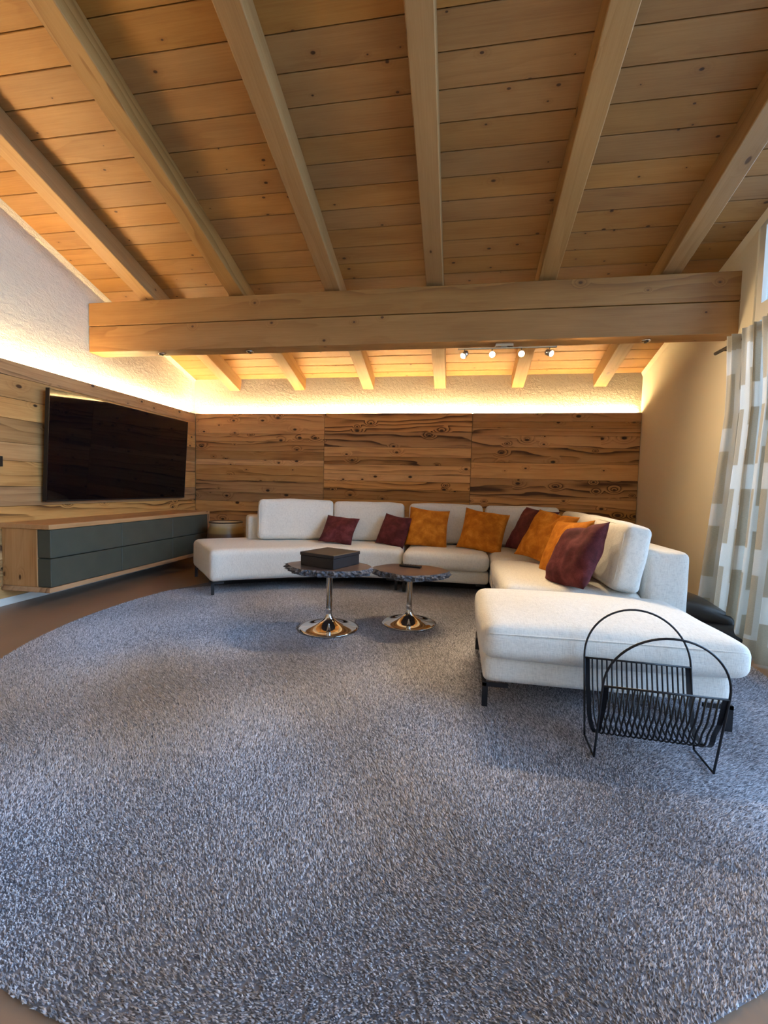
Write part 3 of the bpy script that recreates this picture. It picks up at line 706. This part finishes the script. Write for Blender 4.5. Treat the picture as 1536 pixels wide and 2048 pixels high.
# ------------------------------------------------------------------ curtain and rod
def make_curtain():
    xr = XR-.13; ye = 3.79; zr = 2.088
    t = thing('curtain_rod', 'black round curtain rod on the cream wall above the window', 'curtain rod', (xr, ye, zr))
    bm = bmesh.new(); tube(bm, [(0, 0, 0), (0, -3.9, 0)], .0125, 14); mesh_obj('rod', fin(bm), M['steel'], t)
    for yy in (-.09, -3.6):
        bm = bmesh.new(); tube(bm, [(0, yy, 0), (.06, yy, 0), (.13, yy, 0)], .008, 8); mesh_obj('bracket', fin(bm), M['steel'], t)
    nu, nz = 300, 60; bm = bmesh.new(); uvl = bm.loops.layers.uv.new('UVMap'); V = []
    ztop, zbot = zr+.038, FZ+.012; ya, yb = 3.545, 2.60; us = 0; pos = []
    for i in range(nu+1):
        s = i/nu; row = []
        for j in range(nz+1):
            v = j/nz; z = ztop + (zbot-ztop)*v
            top = max(0, 1-v*6); flare = max(0, 1-s/.30)*v
            ph = 2*PI*(s*8.5 + .45*noise.noise(Vector((s*6, 0, 0))))
            A = .026 + .040*v
            x = xr - .038*max(0, 1-v*4) + A*math.copysign(abs(math.sin(ph))**.75, math.sin(ph)) + .012*math.sin(ph*2.7+1.3+v)*(.4+.6*top) + .011*top*math.sin(ph*3.0) + .02*noise.noise(Vector((s*9, v*1.6, 3)))*v - .05*v
            yy = ya + (yb-ya)*s + .012*math.cos(ph*1.7) + flare*.17 + .03*noise.noise(Vector((s*6, v*1.3, 8)))*v
            row.append(bm.verts.new((x, yy, z)))
        V.append(row)
    for i in range(nu):
        for j in range(nz):
            f = bm.faces.new((V[i][j], V[i][j+1], V[i+1][j+1], V[i+1][j]))
            for lp, (a, b) in zip(f.loops, ((i, j), (i, j+1), (i+1, j+1), (i+1, j))): lp[uvl].uv = (a/nu*2.9, b/nz*2.1)
    m = bpy.data.materials.new('sheer_patch_weave'); m.use_nodes = True; nt = m.node_tree; nt.nodes.clear(); g = G(nt)
    uv = g.n('UVMap').outputs[0]; sp = g.n('SeparateXYZ'); g.set(sp.inputs[0], uv); U, Vv = sp.outputs[0], sp.outputs[1]
    colw = .15; ci = g.math('FLOOR', g.math('DIVIDE', U, colw)); par = g.math('MODULO', ci, 2.0)
    vv = g.math('FRACT', g.math('ADD', g.math('DIVIDE', Vv, .53), g.math('MULTIPLY', par, .5)))
    patch = g.math('MULTIPLY', g.maprange(vv, .0, .012), g.maprange(vv, .70, .712, 1, 0))
    uu = g.math('FRACT', g.math('DIVIDE', U, colw)); patch = g.math('MULTIPLY', patch, g.math('MULTIPLY', g.maprange(uu, .0, .02), g.maprange(uu, .74, .76, 1, 0)))
    head = g.math('LESS_THAN', Vv, .10); hem = g.math('GREATER_THAN', Vv, 1.99)
    dense = g.math('MAXIMUM', patch, g.math('MAXIMUM', head, hem))
    wv = g.noise(g.vmath('MULTIPLY', uv, (420, 420, 1)), 1.0, 2, .6)
    slub = g.noise(g.vmath('MULTIPLY', uv, (60, 500, 1)), 1.0, 3, .7)
    tex = g.math('MULTIPLY_ADD', slub, .5, g.math('MULTIPLY', wv, .5))
    cd = g.ramp(tex, [(.3, (.34, .29, .20)), (.7, (.54, .47, .36))]); cl = g.ramp(tex, [(.3, (.56, .53, .46)), (.7, (.70, .67, .60))])
    col = g.mix(dense, cl, cd)
    df = g.n('BsdfDiffuse'); tl = g.n('BsdfTranslucent'); tr = g.n('BsdfTransparent'); a1 = g.n('MixShader'); a2 = g.n('MixShader'); out = g.n('OutputMaterial')
    g.set(df.inputs[0], col); g.set(tl.inputs[0], col)
    g.set(a1.inputs[0], g.maprange(dense, 0, 1, .30, .22)); nt.links.new(df.outputs[0], a1.inputs[1]); nt.links.new(tl.outputs[0], a1.inputs[2])
    g.set(a2.inputs[0], g.maprange(dense, 0, 1, .14, .02)); nt.links.new(a1.outputs[0], a2.inputs[1]); nt.links.new(tr.outputs[0], a2.inputs[2])
    nt.links.new(a2.outputs[0], out.inputs[0])
    o = mesh_obj('curtain', fin(bm), m); tag(o, 'sheer pale curtain woven with taupe rectangles, gathered on the black rod', 'curtain')
make_curtain()

# ------------------------------------------------------------------ black leather floor cushion behind the sofa
t = thing('floor_cushion', 'folded black leather floor cushion on the floor between sofa and curtain', 'cushion', (1.66, 3.42, FZ))
mesh_obj('lower_layer', softbox((.50, .62, .15), .07, 14, (.01, .01, .03), .012, 21, 4), M['leather'], t, True, (0, 0, .08))
o = mesh_obj('upper_layer', softbox((.46, .56, .13), .06, 14, (.01, .01, .03), .015, 22, 4), M['leather'], t, True, (-.03, .05, .215)); o.rotation_euler = (R(4), R(13), R(5))

# ------------------------------------------------------------------ track light under the beam
def make_track():
    zb = 2.226; t = thing('track_light', 'nickel track light with four lit spot heads under the cross beam', 'track light', (.365, 3.835, zb))
    mesh_obj('canopy', box_me((.15, .055, .03), .003, 1, (-.02, 0, -.015)), M['nickel'], t, False)
    bm = bmesh.new(); bx(bm, (0, 0, -.040), (.80, .016, .010)); bx(bm, (-.02, 0, -.031), (.05, .012, .012)); mesh_obj('rail', fin(bm), M['nickel'], t, False)
    heads = [(-.345, (-.55, -.55, -.62)), (-.115, (-.05, -.92, -.35)), (.12, (.0, -.92, -.38)), (.345, (.62, -.62, -.45))]
    for hx_, d in heads:
        d = Vector(d).normalized(); piv = Vector((hx_, 0, -.088))
        h = bpy.data.objects.new('spot_head', None); link(h, t); h.location = piv
        q = d.to_track_quat('-Z', 'Y').to_matrix()
        bm = bmesh.new(); tube(bm, [(0, 0, .048), (0, 0, .0)], .004, 8); mesh_obj('arm', fin(bm), M['nickel'], h)
        bm = bmesh.new(); lathe(bm, [(0, .035), (.020, .035), (.024, .030), (.025, -.022), (.023, -.022), (.021, .0), (.0, .0)], 28)
        bmesh.ops.rotate(bm, cent=(0, 0, 0), matrix=q, verts=bm.verts); mesh_obj('shade', fin(bm), M['nickel'], h)
        bm = bmesh.new(); lathe(bm, [(0, .002), (.017, .002), (.022, -.016), (.021, -.024), (.012, -.030), (0, -.032)], 28)
        bmesh.ops.rotate(bm, cent=(0, 0, 0), matrix=q, verts=bm.verts); mesh_obj('bulb', fin(bm), M['bulb'], h)
        l = bpy.data.lights.new('spot_beam', 'SPOT'); l.energy = SPOT; l.color = (1, .74, .44); l.spot_size = R(150); l.spot_blend = 1.0; l.shadow_soft_size = .02
        lo = bpy.data.objects.new('spot_beam', l); link(lo, h); lo.location = d*.045; lo.rotation_euler = q.to_euler()
make_track()
for xx, yy, wh in ((-2.832, 3.845, 'close to the trowelled plaster wall'), (-1.935, 3.85, 'above the curved sofa section'), (1.444, 3.85, 'close to the curtain')):
    t = thing('beam_mount', 'small round chrome mount under the cross beam, ' + wh, 'mount', (xx, yy, 2.226), 0, 'chrome mounts under the beam')
    bm = bmesh.new(); lathe(bm, [(0, 0), (.036, 0), (.036, -.008), (.030, -.014), (0, -.016)], 28); mesh_obj('plate', fin(bm), M['chrome'], t)
    bm = bmesh.new(); bx(bm, (0, -.01, -.018), (.018, .045, .012)); bmesh.ops.bevel(bm, geom=bm.edges[:], offset=.002, segments=1, affect='EDGES'); mesh_obj('clip', fin(bm), M['black'], t, False)
